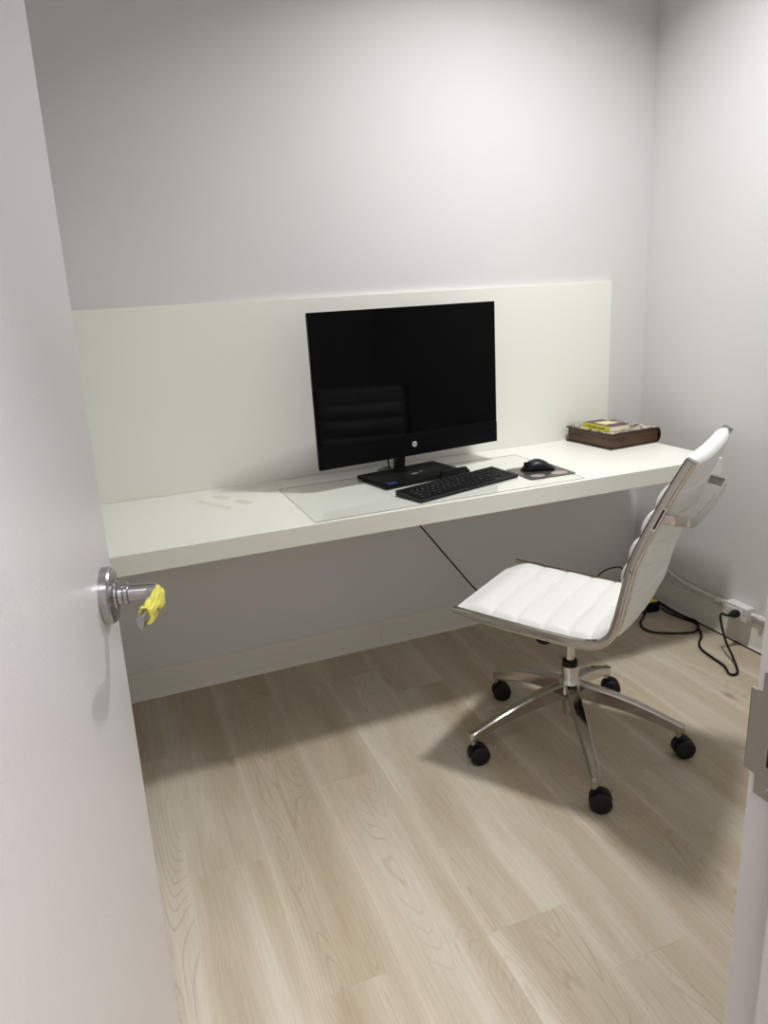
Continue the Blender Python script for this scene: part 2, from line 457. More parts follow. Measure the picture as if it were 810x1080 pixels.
# lip
plate(-2.1110, -2.0995, 0.913, 0.998)
m.rings([[Vector((JR - 0.0016 + dx, y, z)) for dx, y in ((0, -2.0996), (0.0006, -2.0980), (0.0022, -2.0968), (0.0030, -2.0974), (0.0018, -2.0984), (0.0016, -2.0996))] for z in (0.9135, 0.9975)])
st = m.build('strike_plate', STRIKE, frame, angle=25); st['label'] = 'worn steel strike plate in right jamb'
m = MB(); m.box(JR - 0.0004, JR + 0.0003, -2.1385, -2.1220, 0.927, 0.984); m.build('latch_hole', INK, st, smooth=False)
for z in (0.905, 1.0065):
    m = MB(); T = Matrix.Translation((JR - 0.0012, -2.129, z)) @ Matrix.Rotation(-PI / 2, 4, 'Y')
    m.lathe([(0.0, 0.0005), (0.0012, 0.0007), (0.0014, 0.0015), (0.0040, 0.0012), (0.0048, 0.0)], 20, T)
    m.build('screw', SATIN, st)

# ------------------------------------------------------------------ door
TH = math.radians(79)
lean = math.radians(1.0)
door_T = Matrix.Translation((-2.377, -2.106, 0.0))
E0 = Vector((-2.190, -1.379, 0.95))
m = MB()
m.box(0.0, 0.75, -0.045, 0.0, 0.012, 2.032, 0.0015, 2)
door = struct(m, 'door_1', DOORM, 'off-white office door standing open on the left', angle=15)
Rl = Matrix.Translation(E0) @ Matrix.Rotation(lean, 4, Vector((0.0, 1.0, 0.0))) @ Matrix.Translation(-E0)
door.matrix_world = Rl @ door_T @ Matrix.Rotation(TH, 4, 'Z')
# lever set, local frame: x towards free edge, -y out of the corridor face
hz = 0.957; hx = 0.680
hd = MB()
Ry = Matrix.Translation((hx, -0.045, hz)) @ Matrix.Rotation(PI / 2, 4, 'X')
hd.lathe([(0.0425, 0.0), (0.0425, 0.0115), (0.0405, 0.0145), (0.037, 0.0155), (0.016, 0.0165), (0.0, 0.0165)], 56, Ry)
handle = hd.build('door_handle', SATIN, door, angle=22); handle['label'] = 'satin steel door lever with round rose'
m = MB(); m.lathe([(0.0205, 0.0150), (0.0215, 0.017), (0.0205, 0.0195), (0.0155, 0.0215), (0.0150, 0.0265), (0.0165, 0.0295), (0.0165, 0.0345), (0.0125, 0.036)], 40, Ry)
m.build('collar', SATIN, handle, angle=22)
# neck + grip in one sweep
path = [(hx, -0.045 - 0.034, hz), (hx, -0.045 - 0.050, hz), (hx, -0.045 - 0.064, hz), (hx - 0.004, -0.045 - 0.074, hz), (hx - 0.014, -0.045 - 0.080, hz), (hx - 0.035, -0.045 - 0.080, hz - 0.001), (hx - 0.070, -0.045 - 0.074, hz - 0.002), (hx - 0.108, -0.045 - 0.066, hz - 0.003)]
P = spline(path, 6)
prof = [(math.cos(2 * PI * k / 28), math.sin(2 * PI * k / 28)) for k in range(28)]
ks = []
for i in range(len(P)):
    u = i / (len(P) - 1)
    a = 0.0125 if u < 0.4 else 0.0125 + (0.0052 - 0.0125) * min(1, (u - 0.4) / 0.25)
    b_ = 0.0125 if u < 0.4 else 0.0125 + (0.0105 - 0.0125) * min(1, (u - 0.4) / 0.3)
    ks.append((a, b_))
m = MB(); m.sweep(P, prof, up=(0, 0, 1), scale=ks)
m.build('lever', SATIN, handle, angle=50)
# torn yellow tape wrapped round the grip
m = MB(); rings = []
nt_ = 22
for i in range(nt_ + 1):
    u = i / nt_
    idx = 0.59 + 0.32 * u
    f = idx * (len(P) - 1); k0 = int(f); fr_ = f - k0
    pc = P[k0].lerp(P[min(k0 + 1, len(P) - 1)], fr_)
    t = (P[min(k0 + 1, len(P) - 1)] - P[k0]).normalized(); side = t.cross(Vector((0, 0, 1))).normalized(); nn = side.cross(t)
    ring = []
    for k in range(36):
        a = 2 * PI * k / 36
        rr = 1 + 0.10 * math.sin(5 * a + 7 * u) * (0.4 + u) + 0.06 * math.sin(11 * a - 9 * u)
        wob = 0.003 * math.sin(3 * a + 1.0) if i in (0, nt_) else 0
        sag = -0.0035 * math.exp(-((u - 0.25) / 0.25) ** 2) if math.sin(a) < -0.3 else 0
        ring.append(pc + side * math.cos(a) * 0.0088 * rr + nn * (math.sin(a) * 0.0146 * rr + sag) + t * wob)
    rings.append(ring)
m.rings(rings)
e = P[int(0.93 * (len(P) - 1))]
for (dx, dy, dz, sx, sy, sz, ry) in ((0.000, -0.001, 0.0145, 0.014, 0.010, 0.0012, 0.15), (0.052, -0.006, -0.0165, 0.012, 0.004, 0.006, 0.4)):
    t = bmesh.new(); bmesh.ops.create_grid(t, x_segments=6, y_segments=3, size=0.5)
    T = Matrix.Translation(e + Vector((dx, dy, dz))) @ Matrix.Rotation(ry, 4, 'Y') @ Matrix.Diagonal((sx, sy, 1, 1))
    for v in t.verts: v.co.z = 0.0012 * math.sin(v.co.x * 8) + random.uniform(-0.0004, 0.0004)
    ex = bmesh.ops.solidify(t, geom=list(t.faces), thickness=0.0008)
    m.merge(t, T)
tape = m.build('tape', YELTAPE, handle, angle=40); tape['label'] = 'torn yellow tape wrapped round lever'
m = MB()
q = P[int(0.86 * (len(P) - 1))]
for dx, dz, sx, sz, ro in ((-0.002, 0.001, 0.006, 0.0011, 0.3), (0.007, -0.001, 0.0010, 0.005, 0.1), (0.013, 0.001, 0.0009, 0.006, -0.1), (0.010, -0.005, 0.004, 0.0009, 0.2)):
    m.box(-sx / 2, sx / 2, -0.0006, 0.0004, -sz / 2, sz / 2, mat=Matrix.Translation(q + Vector((dx, -0.0106, dz))) @ Matrix.Rotation(ro, 4, 'Y'))
m.build('pen_mark', INK, handle, smooth=False)
# hinges knuckles on the room side of the door
for z in (0.25, 1.02, 1.80):
    m = MB(); m.cyl((0.0, 0.006, z - 0.05), (0.0, 0.006, z + 0.05), 0.006, seg=16); m.box(0.0, 0.03, -0.0005, 0.002, z - 0.05, z + 0.05)
    m.build('hinge', SATIN, door)

# ------------------------------------------------------------------ downlight in the ceiling
dl = empty('ceiling_downlight', (LX, LY, CEIL), 0, 'round recessed downlight in the ceiling above the chair', 'ceiling light')
m = MB(); m.lathe([(0.082, -0.004), (0.100, -0.006), (0.105, -0.003), (0.105, 0.0), (0.082, 0.0)], 48, closed=True); m.build('trim_ring', WPLAST, dl)
m = MB(); m.lathe([(0.0, -0.0015), (0.081, -0.0015), (0.081, 0.0), (0.0, 0.0)], 40); m.build('lens', LENSM, dl)
cl = empty('corridor_ceiling_light', (-1.85, -2.75, CEIL), 0, 'rectangular ceiling panel light in the corridor outside the door', 'ceiling light')
m = MB(); m.box(-0.30, 0.30, -0.175, 0.175, -0.012, 0.0, 0.003); m.build('frame', WPLAST, cl)
m = MB(); m.box(-0.275, 0.275, -0.15, 0.15, -0.0135, -0.012); m.build('diffuser', LENSM, cl, smooth=False)

# ------------------------------------------------------------------ desk
DZ = 0.75; DR = -0.150; BR = -0.187
desk = empty('wall_desk', (-1.33, 0, 0), 0, 'long white wall-mounted desk with tall backboard spanning the back wall', 'desk')
ox = 1.33
GX, GY = -1.224, -0.104
m = MB()
# desktop, built as ring of faces with a grommet hole left to the disc on top
m.box(XL + ox, DR + ox, -0.6147, -0.0005, DZ - 0.057, DZ, 0.0012, 2)
m.build('desktop', LAM, desk, angle=15)
m = MB(); m.box(XL + ox, BR + ox, -0.0200, -0.0005, DZ + 0.0003, 1.3735, 0.0010, 2)
m.build('backboard', LAM, desk, angle=15)
m = MB(); m.box(XL + ox, DR + ox - 0.25, -0.045, -0.0005, DZ - 0.10, DZ - 0.057, 0.001, 1); m.build('wall_cleat', LAM, desk, angle=40)

# cable grommet
gm = MB()
gm.lathe([(0.040, 0.0), (0.0425, 0.0008), (0.043, 0.0028), (0.040, 0.004), (0.034, 0.0036), (0.033, 0.001), (0.0, 0.0008)], 44)
g = tag(gm.build('cable_grommet', SATIN, loc=(GX, GY, DZ + 0.0005)), 'round metal cable grommet in the desktop behind the computer', 'grommet')

# clear desk mat
cx, cy, yw = -1.186, -0.378, math.radians(0.3)
m = MB(); m.bm.faces.ensure_lookup_table()
hw, hdp, r_ = 0.465, 0.221, 0.006
prof = rrect(hw * 2, hdp * 2, r_, 3)
m.rings([[Vector((x, y, z)) for x, y in prof] for z in (0.0, 0.0018)])
for f in m.bm.faces: f.material_index = 1 if abs(f.normal.z) < 0.5 and len(f.verts) == 4 else 0
m.bm.normal_update()
for f in m.bm.faces: f.material_index = 1 if abs(f.normal.z) < 0.5 else 0
mat_o = tag(m.build('desk_mat', [CLEAR, CLEAREDGE], loc=(cx, cy, DZ + 0.0006), rot=(0, 0, yw), smooth=False), 'large clear plastic desk mat under keyboard and computer base', 'desk mat')
MZ = DZ + 0.0026

# clear sticky film on the left end
root = empty('clear_sticker_strip', (-1.855, -0.235, DZ + 0.0004), math.radians(-60), 'faint clear sticker strips lying near the left end of the desktop', 'sticker strip')
GREYF = mat_clear('grey_film', (0.965, 0.965, 0.955), rough=0.4, k=0.6)
m = MB()
def thin(mb, pts, t=0.0004):
    mb.rings([[Vector((x, y, z)) for x, y in pts] for z in (0.0, t)])
thin(m, [(-0.105, 0.030), (-0.035, 0.030), (-0.030, 0.062), (-0.100, 0.062)]); thin(m, [(0.015, 0.030), (0.085, 0.030), (0.085, 0.062), (0.015, 0.062)])
m.build('end_tab', GREYF, root, smooth=False)
m = MB()
for k in range(5):
    pts = [(-0.085 + 0.036 * k + 0.016 * math.cos(a), -0.030 + 0.016 * math.sin(a)) for a in [2 * PI * j / 20 for j in range(20)]]
    T = Matrix.Translation((-0.085 + 0.036 * k, -0.030, 0))
    m.lathe([(0.015, 0.0), (0.0145, 0.0012), (0.010, 0.0022), (0.0, 0.0026)], 20, T)
m.build('bumper_row', CLEAR2, root)

# ------------------------------------------------------------------ computer
YAW = math.radians(7.4)
cpt = empty('desktop_computer', (-1.188, -0.248, MZ), YAW, 'large black all-in-one computer with a switched-off screen on the white desk', 'computer')
# base plate, slightly turned on its own
bx = MB(); bx.box(-0.163, 0.163, -0.100, 0.100, 0.0, 0.0145, 0.003, 2)
base = bx.build('base', BASEB, cpt, angle=15, loc=(-0.010, -0.002, 0), rot=(0, 0, math.radians(3.0)))
m = MB(); m.box(0.055, 0.163, -0.112, -0.092, 0.0, 0.026, 0.003, 2); m.box(0.150, 0.172, -0.112, -0.092, 0.0, 0.016, 0.002, 2)
m.build('dock_bar', BLACKP, base)
m = MB(); m.box(-0.150, -0.115, -0.094, -0.074, 0.0142, 0.0149); m.build('blue_sticker', BLUE, base, smooth=False)['label'] = 'small blue sticker on black base'
m = MB(); m.box(-0.012, 0.012, -0.030, -0.014, 0.0142, 0.0149); m.box(0.03, 0.038, -0.015, -0.005, 0.0142, 0.0149); m.build('charging_mark', plain('grey_mark', (0.22, 0.22, 0.22), 0.5), base, smooth=False)
m = MB(); m.sweep([(-0.010, 0.085, 0.012), (-0.008, 0.082, 0.05), (-0.004, 0.062, 0.18), (-0.002, 0.045, 0.30)], rrect(0.045, 0.014, 0.004), fixed=(1, 0, 0))
m.build('neck', DKMET, cpt)
# screen head: local frame centred on the front face
W2, H2 = 0.360, 0.2505
zc_ = 1.076 - MZ
T = math.radians(0.6)
head = MB()
# rear housing, slightly bulged in the middle
rings = []
for y, kx, kz, r_ in ((0.0012, 1.0, 1.0, 0.004), (0.010, 1.0, 1.0, 0.004), (0.014, 0.985, 0.985, 0.008), (0.030, 0.80, 0.78, 0.03), (0.042, 0.62, 0.60, 0.03), (0.045, 0.55, 0.52, 0.03)):
    rings.append([Vector((x, y, z)) for x, z in rrect(2 * W2 * kx, 2 * H2 * kz, r_)])
head.rings(rings)
hd_ = head.build('housing', BLACKP, cpt, loc=(0.007, 0.006, zc_), rot=(-T, 0, 0)); hd_['label'] = 'slim black rear housing'
m = MB(); m.box(-W2, W2, -0.0010, 0.0016, -H2 + 0.0775, H2, 0.0007, 2); m.build('screen', SCREEN, hd_, angle=15)['label'] = 'glossy black glass screen'
m = MB(); m.box(-W2, W2, -0.0035, 0.0016, -H2, -H2 + 0.0760, 0.0015, 2); chin = m.build('speaker_bar', FABB, hd_, angle=15); chin['label'] = 'black fabric speaker bar below screen'
m = MB(); T0 = Matrix.Translation((0.0035, -0.0036, -H2 + 0.0395)) @ Matrix.Rotation(PI / 2, 4, 'X')
m.lathe([(0.0, 0.0006), (0.0095, 0.0006), (0.0098, 0.0)], 32, T0); m.mi = 1
text_into(m, 'hp', 0.0165, T0 @ Matrix.Translation((0, 0.0010, 0.0009)), shear=0.28)
m.build('logo', [SILVER, INK], hd_, smooth=False, recalc=False)['label'] = 'round silver logo with black italic letters'
m = MB(); m.lathe([(0.0, 0.0005), (0.0012, 0.0005), (0.0013, 0.0)], 12, Matrix.Translation((W2 - 0.012, -0.0036, -H2 + 0.036)) @ Matrix.Rotation(PI / 2, 4, 'X')); m.build('power_light', plain('dim_led', (0.08, 0.09, 0.12), 0.3), hd_)

# power cable of the computer down through the grommet to the power brick
def cable(name, pts, r, label, mat=RUBBER, sm=8):
    return tag(MB().tube(pts, r, 10, sm).build(name, mat), label, 'cable')
cable('power_cable', [(-1.226, -0.150, 0.93), (-1.228, -0.125, 0.86), (-1.226, -0.108, 0.80), (-1.224, -0.106, 0.753)], 0.0028, 'thin black cable dropping behind the screen into the desktop grommet')
cable('power_cable', [(-1.226, -0.085, 0.688), (-1.205, -0.085, 0.655), (-1.17, -0.08, 0.60), (-1.091, -0.08, 0.497), (-0.994, -0.08, 0.366), (-0.870, -0.08, 0.201), (-0.77, -0.085, 0.08), (-0.69, -0.09, 0.012), (-0.58, -0.10, 0.006), (-0.45, -0.10, 0.01), (-0.34, -0.085, 0.06), (-0.265, -0.08, 0.128), (-0.231, -0.08, 0.149), (-0.186, -0.08, 0.158), (-0.134, -0.08, 0.149), (-0.105, -0.078, 0.10), (-0.115, -0.095, 0.045), (-0.130, -0.137, 0.028)], 0.0032, 'black cable hanging from under the desk down to the floor behind the chair')

# ------------------------------------------------------------------ keyboard
kb = empty('keyboard', (-1.119, -0.462, MZ), math.radians(16.0), 'low black full-size keyboard on the clear mat in front of the computer', 'keyboard')
KW, KD = 0.428, 0.128
m = MB()
pr = [(-KD / 2, 0.0), (-KD / 2, 0.006), (-KD / 2 + 0.003, 0.0085), (KD / 2 - 0.006, 0.0185), (KD / 2, 0.017), (KD / 2, 0.0)]
m.rings([[Vector((x, y, z)) for y, z in pr] for x in (-KW / 2, KW / 2)])
m.build('body', BLACKP, kb, angle=30)
slope = math.atan2(0.010, KD - 0.009)
key_pitch = 0.0190
def key_mesh(wd, hh):
    m = MB(); a, b_ = wd / 2 - 0.0014, hh / 2 - 0.0014
    m.rings([[Vector((x, y, z)) for x, y in rrect(2 * a * s_, 2 * b_ * s_, 0.0015, 2)] for s_, z in ((1.0, 0.0), (0.97, 0.0022), (0.90, 0.0026))])
    bmesh.ops.recalc_face_normals(m.bm, faces=list(m.bm.faces))
    me = bpy.data.meshes.new('key'); m.bm.to_mesh(me); m.bm.free(); me.materials.append(KEYM); return me
cache = {}
rows = [
    [('ESC', 1)] + [('F%d' % i, 1) for i in range(1, 13)] + [('INS', 1), ('DEL', 1)] + [('', 1)] * 4,
    [(ch, 1) for ch in '`1234567890-='] + [('', 2)] + [('N', 1), ('/', 1), ('*', 1), ('-', 1)],
    [('TAB', 1.5)] + [(ch, 1) for ch in 'QWERTYUIOP[]'] + [('\\', 1.5)] + [(ch, 1) for ch in '789'] + [('+', 1)],
    [('CAPS', 1.75)] + [(ch, 1) for ch in "ASDFGHJKL;'"] + [('ENTER', 2.25)] + [(ch, 1) for ch in '456'],
    [('SHIFT', 2.25)] + [(ch, 1) for ch in 'ZXCVBNM,./'] + [('SHIFT', 1.75), ('', 1)] + [(ch, 1) for ch in '123'] + [('', 1)],
    [('CTRL', 1.5), ('FN', 1), ('', 1), ('ALT', 1), ('', 5.5), ('ALT', 1), ('CTRL', 1), ('', 1), ('', 1), ('', 1)] + [('0', 2), ('.', 1)],
]
TOT = 19.0
sx = (KW - 0.014) / TOT
nkeys = 0
for ri, row in enumerate(rows):
    x = -KW / 2 + 0.007
    hh = 0.0135 if ri == 0 else 0.0182
    yy = KD / 2 - 0.016 if ri == 0 else KD / 2 - 0.016 - 0.0085 - 0.0186 * (ri - 0.5)
    z = 0.0085 + (yy + KD / 2 - 0.003) * math.tan(slope) - 0.0004
    tot = sum(k[1] for k in row); ex = TOT / tot if abs(tot - TOT) > 1.5 else 1.0
    gap = (TOT - tot) * sx
    acc = 0
    for ch, wd in row:
        if acc >= 15 - 1e-6 and gap > 0: x += gap; gap = 0
        w_ = wd * sx
        key = (round(w_, 5), hh)
        if key not in cache: cache[key] = key_mesh(*key)
        if nkeys < 100:
            o = bpy.data.objects.new('key', cache[key]); COL.objects.link(o); o.parent = kb
            o.location = (x + w_ / 2, yy, z); o.rotation_euler = (slope, 0, 0)
        nkeys += 1
        if ch and nkeys <= 100:
            s_ = 0.0068 if len(ch) == 1 else 0.0040
            lm = MB(); text_into(lm, ch, s_, Matrix.Translation((-(0.0028 if len(ch) == 1 else 0), (0.002 if ri else 0), 0.0028)))
            lm.build('key_legend', LEGEND, o, smooth=False, recalc=False)
        x += w_; acc += wd
print('keys', nkeys)

# ------------------------------------------------------------------ mouse pad and mouse
pad = empty('mouse_pad', (-0.792, -0.440, MZ), math.radians(-1.5), 'small dark printed mouse pad with two pale pink ovals', 'mouse pad')
m = MB(); m.rings([[Vector((x, y, z)) for x, y in rrect(0.176, 0.170, 0.004)] for z in (0, 0.0012)]); m.build('pad', PADM, pad, smooth=False)
m = MB()
for (x, y, a, b_) in ((-0.042, -0.052, 0.026, 0.020), (0.042, -0.052, 0.030, 0.022)):
    m.rings([[Vector((x + a * math.cos(t), y + b_ * math.sin(t), z)) for t in [2 * PI * k / 28 for k in range(28)]] for z in (0.001, 0.0015)])
m.build('printed_oval', PINKISH, pad, smooth=False)['label'] = 'pair of pale pink printed ovals'
ms = empty('computer_mouse', (-0.786, -0.415, MZ + 0.0015), math.radians(72), 'dark blue-black computer mouse resting on the mouse pad', 'mouse')
m = MB()
Ln, Wd, Hh = 0.122, 0.070, 0.038
rings = []
NS = 22
for i in range(NS + 1):
    u = i / NS; y = (u - 0.5) * Ln
    wx = Wd / 2 * (1 - abs(2 * u - 1) ** 3.2) ** 0.5 if 0 < u < 1 else 0.002
    wx = max(wx, 0.003) * (1 - 0.08 * math.exp(-((u - 0.55) / 0.15) ** 2))
    hz_ = Hh * (math.sin(PI * (u * 0.80 + 0.11)) ** 0.75) * (0.62 + 0.38 * math.sin(PI * min(1, (1 - u) * 1.15)))
    hz_ = max(hz_ * (1 - abs(2 * u - 1) ** 7), 0.004)
    ring = []
    for k in range(28):
        a = 2 * PI * k / 28; ca, sa = math.cos(a), math.sin(a)
        x = wx * math.copysign(abs(ca) ** 0.8, ca); z = hz_ * (0.30 + 0.70 * sa) if sa > 0 else hz_ * 0.30 * (1 + math.copysign(abs(sa) ** 0.45, sa))
        ring.append(Vector((x, y, max(z, 0.0))))
    rings.append(ring)
m.rings(rings); m.build('shell', MOUSEM, ms, angle=60)
m = MB(); m.lathe([(0.0, -0.003), (0.006, -0.003), (0.0075, -0.0018), (0.0075, 0.0018), (0.006, 0.003), (0.0, 0.003)], 24, Matrix.Translation((0, 0.030, 0.0245)) @ Matrix.Rotation(PI / 2, 4, 'Y')); m.build('scroll_wheel', RUBBER, ms)
m = MB(); m.box(-0.0005, 0.0005, 0.012, 0.05, 0.012, 0.0285, 0.0002); m.build('button_seam', RUBBER, ms, smooth=False)

# ------------------------------------------------------------------ book-shaped wooden box and small book
bxr = empty('book_shaped_box', (-0.2655, -0.1565, DZ + 0.0004), math.radians(5.0), 'dark wooden box shaped like a thick book at the right end of the desk', 'box')
BW, BD, BH = 0.260, 0.260, 0.061
m = MB()
# cover: top board, rounded spine, bottom board (profile in xz, extruded in y)
xl, xr_ = -BW / 2, BW / 2 - 0.022
outer = [(xl, 0.0), (xr_, 0.0)] + [(xr_ + 0.020 * math.cos(a), BH / 2 + BH / 2 * math.sin(a)) for a in [math.radians(-80 + 16 * k) for k in range(11)]] + [(xr_, BH), (xl, BH)]
tk = 0.0055
inner = [(xl, BH - tk), (xr_ - 0.002, BH - tk)] + [(xr_ - 0.002 + 0.016 * math.cos(a), BH / 2 + (BH / 2 - tk) * math.sin(a)) for a in [math.radians(80 - 16 * k) for k in range(11)]] + [(xr_ - 0.002, tk), (xl, tk)]
lo = outer + inner
bm_ = m.bm
def cface(y):
    return [bm_.verts.new((x, y, z)) for x, z in lo]
A_, B_ = cface(-BD / 2), cface(BD / 2)
n = len(lo); no_ = len(outer)
for i in range(n): bm_.faces.new((A_[i], A_[(i + 1) % n], B_[(i + 1) % n], B_[i]))
for V in (A_, B_):
    for i in range(no_ - 1):
        j = n - 1 - i
        bm_.faces.new((V[i], V[i + 1], V[j - 1], V[j]))
m.build('cover', COVERM, bxr, angle=35)['label'] = 'dark brown cover with rounded spine'
m = MB(); m.box(xl + 0.006, xr_ + 0.008, -BD / 2 + 0.005, BD / 2 - 0.005, tk, BH * 0.50 - 0.0006, 0.0008, 1); m.box(xl + 0.006, xr_ + 0.008, -BD / 2 + 0.005, BD / 2 - 0.005, BH * 0.50 + 0.0006, BH - tk, 0.0008, 1)
m.box(xl + 0.007, xr_ + 0.007, -BD / 2 + 0.006, BD / 2 - 0.006, BH * 0.49, BH * 0.51)
m.build('page_block', WALNUT, bxr, angle=35)['label'] = 'walnut brown wooden sides with lid line'
m = MB(); m.box(xl + 0.004, xr_ + 0.004, -BD / 2 + 0.004, BD / 2 - 0.004, BH - 0.0002, BH + 0.0008); m.build('lid_print', SCROLL, bxr, smooth=False)['label'] = 'cream and brown scroll patterned lid'

bk = empty('paperback_book', (-0.318, -0.178, DZ + 0.0004 + BH + 0.001), math.radians(4), 'small yellow and purple book lying on the wooden box', 'book')
w3, d3, h3 = 0.098, 0.155, 0.021
m = MB(); m.box(-w3 / 2 + 0.001, w3 / 2 - 0.001, -d3 / 2 + 0.001, d3 / 2 - 0.001, 0.0008, h3 - 0.0008); m.build('pages', PAPER, bk, smooth=False)
m = MB(); m.box(-w3 / 2, w3 / 2, -d3 / 2, d3 / 2, h3 - 0.0009, h3, 0.0002, 1); m.box(-w3 / 2, w3 / 2, -d3 / 2, d3 / 2, 0, 0.0009, 0.0002, 1); m.build('cover', PURPLE, bk, smooth=False)
m = MB(); m.box(-w3 / 2 - 0.0012, -w3 / 2 + 0.001, -d3 / 2, d3 / 2, 0, h3, 0.0004, 1); m.build('spine', BYELLOW, bk)['label'] = 'yellow spine with dark lettering'
m = MB(); m.box(-w3 / 2 + 0.022, w3 / 2 - 0.008, -d3 / 2 + 0.050, d3 / 2 - 0.040, h3 - 0.0002, h3 + 0.0002); m.build('cover_panel', CREAM, bk, smooth=False)['label'] = 'cream panel on purple cover'
m = MB()
yy = d3 / 2 - 0.018
for wl in (0.008, 0.018, 0.026, 0.005, 0.012, 0.014):
    m.box(-w3 / 2 - 0.0014, -w3 / 2 - 0.0010, yy - wl, yy, h3 / 2 - 0.0025, h3 / 2 + 0.0022); yy -= wl + 0.005
m.build('spine_lettering', plain('olive_ink', (0.10, 0.085, 0.01), 0.6), bk, smooth=False)

# ------------------------------------------------------------------ conduit and outlet on the right wall
cd_ = [(-0.011, -0.020, 0.215), (-0.011, -0.10, 0.212), (-0.011, -0.17, 0.196), (-0.011, -0.226, 0.168), (-0.011, -0.30, 0.147), (-0.011, -0.40, 0.141), (-0.011, -0.575, 0.139)]
cond = empty('wall_conduit', (0, 0, 0), 0, 'white round conduit running low along the right wall', 'conduit')
MB().tube(cd_, 0.0085, 14, 6).build('pipe', WPLAST, cond)
MB().tube([(-0.011, -0.680, 0.137), (-0.011, -1.2, 0.136), (-0.011, -2.06, 0.136)], 0.0085, 14, 3).build('pipe', WPLAST, cond)
for y in (-0.72, -0.52):
    MB().lathe([(0.0115, -0.009), (0.0125, -0.007), (0.0125, 0.007), (0.0115, 0.009)], 20, Matrix.Translation((-0.0128, y, 0.1375)) @ Matrix.Rotation(PI / 2, 4, 'X')).build('coupling', WPLAST, cond)
ob = empty('outlet_box', (0, -0.628, 0.139), 0, 'white surface-mounted outlet box on the right wall conduit', 'outlet')
m = MB(); m.box(-0.040, -0.0005, -0.052, 0.052, -0.025, 0.025, 0.003, 2); m.build('box', WPLAST, ob, angle=15)
m = MB(); m.box(-0.0455, -0.0395, -0.054, 0.054, -0.027, 0.027, 0.002, 2); fp = m.build('faceplate', WPLAST, ob, angle=15)
m = MB(); m.box(-0.0475, -0.045, -0.035, 0.035, -0.0165, 0.0165, 0.001, 2); m.build('receptacle', plain('receptacle_white', (0.8, 0.78, 0.75), 0.3), fp)
m = MB()
for sy in (0.014,):
    for dz in (-0.005, 0.005): m.box(-0.0478, -0.0470, sy - 0.004, sy + 0.004, dz - 0.0008, dz + 0.0008)
m.build('slot', INK, fp, smooth=False)
for y in (-0.046, 0.046):
    MB().lathe([(0.0, 0.001), (0.0025, 0.0008), (0.003, 0)], 12, Matrix.Translation((-0.0455, y, 0)) @ Matrix.Rotation(-PI / 2, 4, 'Y')).build('screw', SATIN, fp)

# power cord with plug
pc = empty('mains_cable', (-0.10, -0.645, 0.0), 0, 'thick black power cord plugged into the wall outlet and looping on the floor', 'power cord')
def rel(pts): return [(x + 0.10, y + 0.645, z) for x, y, z in pts]
m = MB()
R3 = Matrix.Translation((0.10 - 0.0475, 0, 0.139)) @ Matrix.Rotation(-PI / 2, 4, 'Y')
m.lathe([(0.0, 0.0), (0.0135, 0.0), (0.015, 0.003), (0.0155, 0.014), (0.013, 0.026), (0.0075, 0.036), (0.006, 0.046), (0.0, 0.047)], 24, R3)
m.build('plug', BLACKP, pc)
F = 0.0055
main = [(-0.085, -0.645, 0.139), (-0.103, -0.645, 0.141), (-0.118, -0.640, 0.150), (-0.127, -0.640, 0.142), (-0.130, -0.652, 0.110), (-0.138, -0.685, 0.060), (-0.152, -0.735, 0.022), (-0.185, -0.790, F), (-0.215, -0.812, F), (-0.233, -0.800, F), (-0.207, -0.751, F), (-0.197, -0.692, F), (-0.184, -0.622, F), (-0.155, -0.575, F), (-0.100, -0.530, F), (-0.064, -0.480, F), (-0.036, -0.430, F), (-0.048, -0.372, F), (-0.070, -0.320, 0.012), (-0.080, -0.281, 0.020)]
m = MB(); m.tube(rel(main), 0.0046, 10, 7); m.build('cord', RUBBER, pc)
loop = [(-0.150, -0.270, 0.020), (-0.176, -0.288, 0.006), (-0.225, -0.325, F), (-0.252, -0.375, F), (-0.240, -0.420, F), (-0.200, -0.450, F), (-0.146, -0.478, F), (-0.095, -0.490, F), (-0.057, -0.470, 0.0150), (-0.036, -0.430, 0.0160), (-0.033, -0.380, 0.009), (-0.034, -0.300, F), (-0.040, -0.250, 0.012), (-0.052, -0.225, 0.024)]
m = MB(); m.tube(rel(loop), 0.0042, 10, 7); m.build('cord_loop', RUBBER, pc)
cable('network_cable', [(-0.052, -0.195, 0.034), (-0.036, -0.235, 0.018), (-0.022, -0.30, 0.0034), (-0.0190, -0.40, 0.0030), (-0.0195, -0.70, 0.0030), (-0.0195, -1.2, 0.0030), (-0.0195, -2.0, 0.0030)], 0.0026, 'thin black cable lying along the foot of the right wall')
br = empty('power_brick', (-0.165, -0.205, 0.0005), math.radians(-8), 'black power brick with yellow label on the floor in the far corner', 'power adapter')
m = MB(); m.box(-0.115, 0.100, -0.050, 0.050, 0.0, 0.046, 0.006, 3); m.build('case', BLACKP, br)
m = MB(); m.box(0.030, 0.092, -0.044, -0.026, 0.0455, 0.0466); m.box(0.074, 0.092, -0.026, 0.040, 0.0455, 0.0466); m.build('warning_label', YEL, br, smooth=False)['label'] = 'yellow label strip'

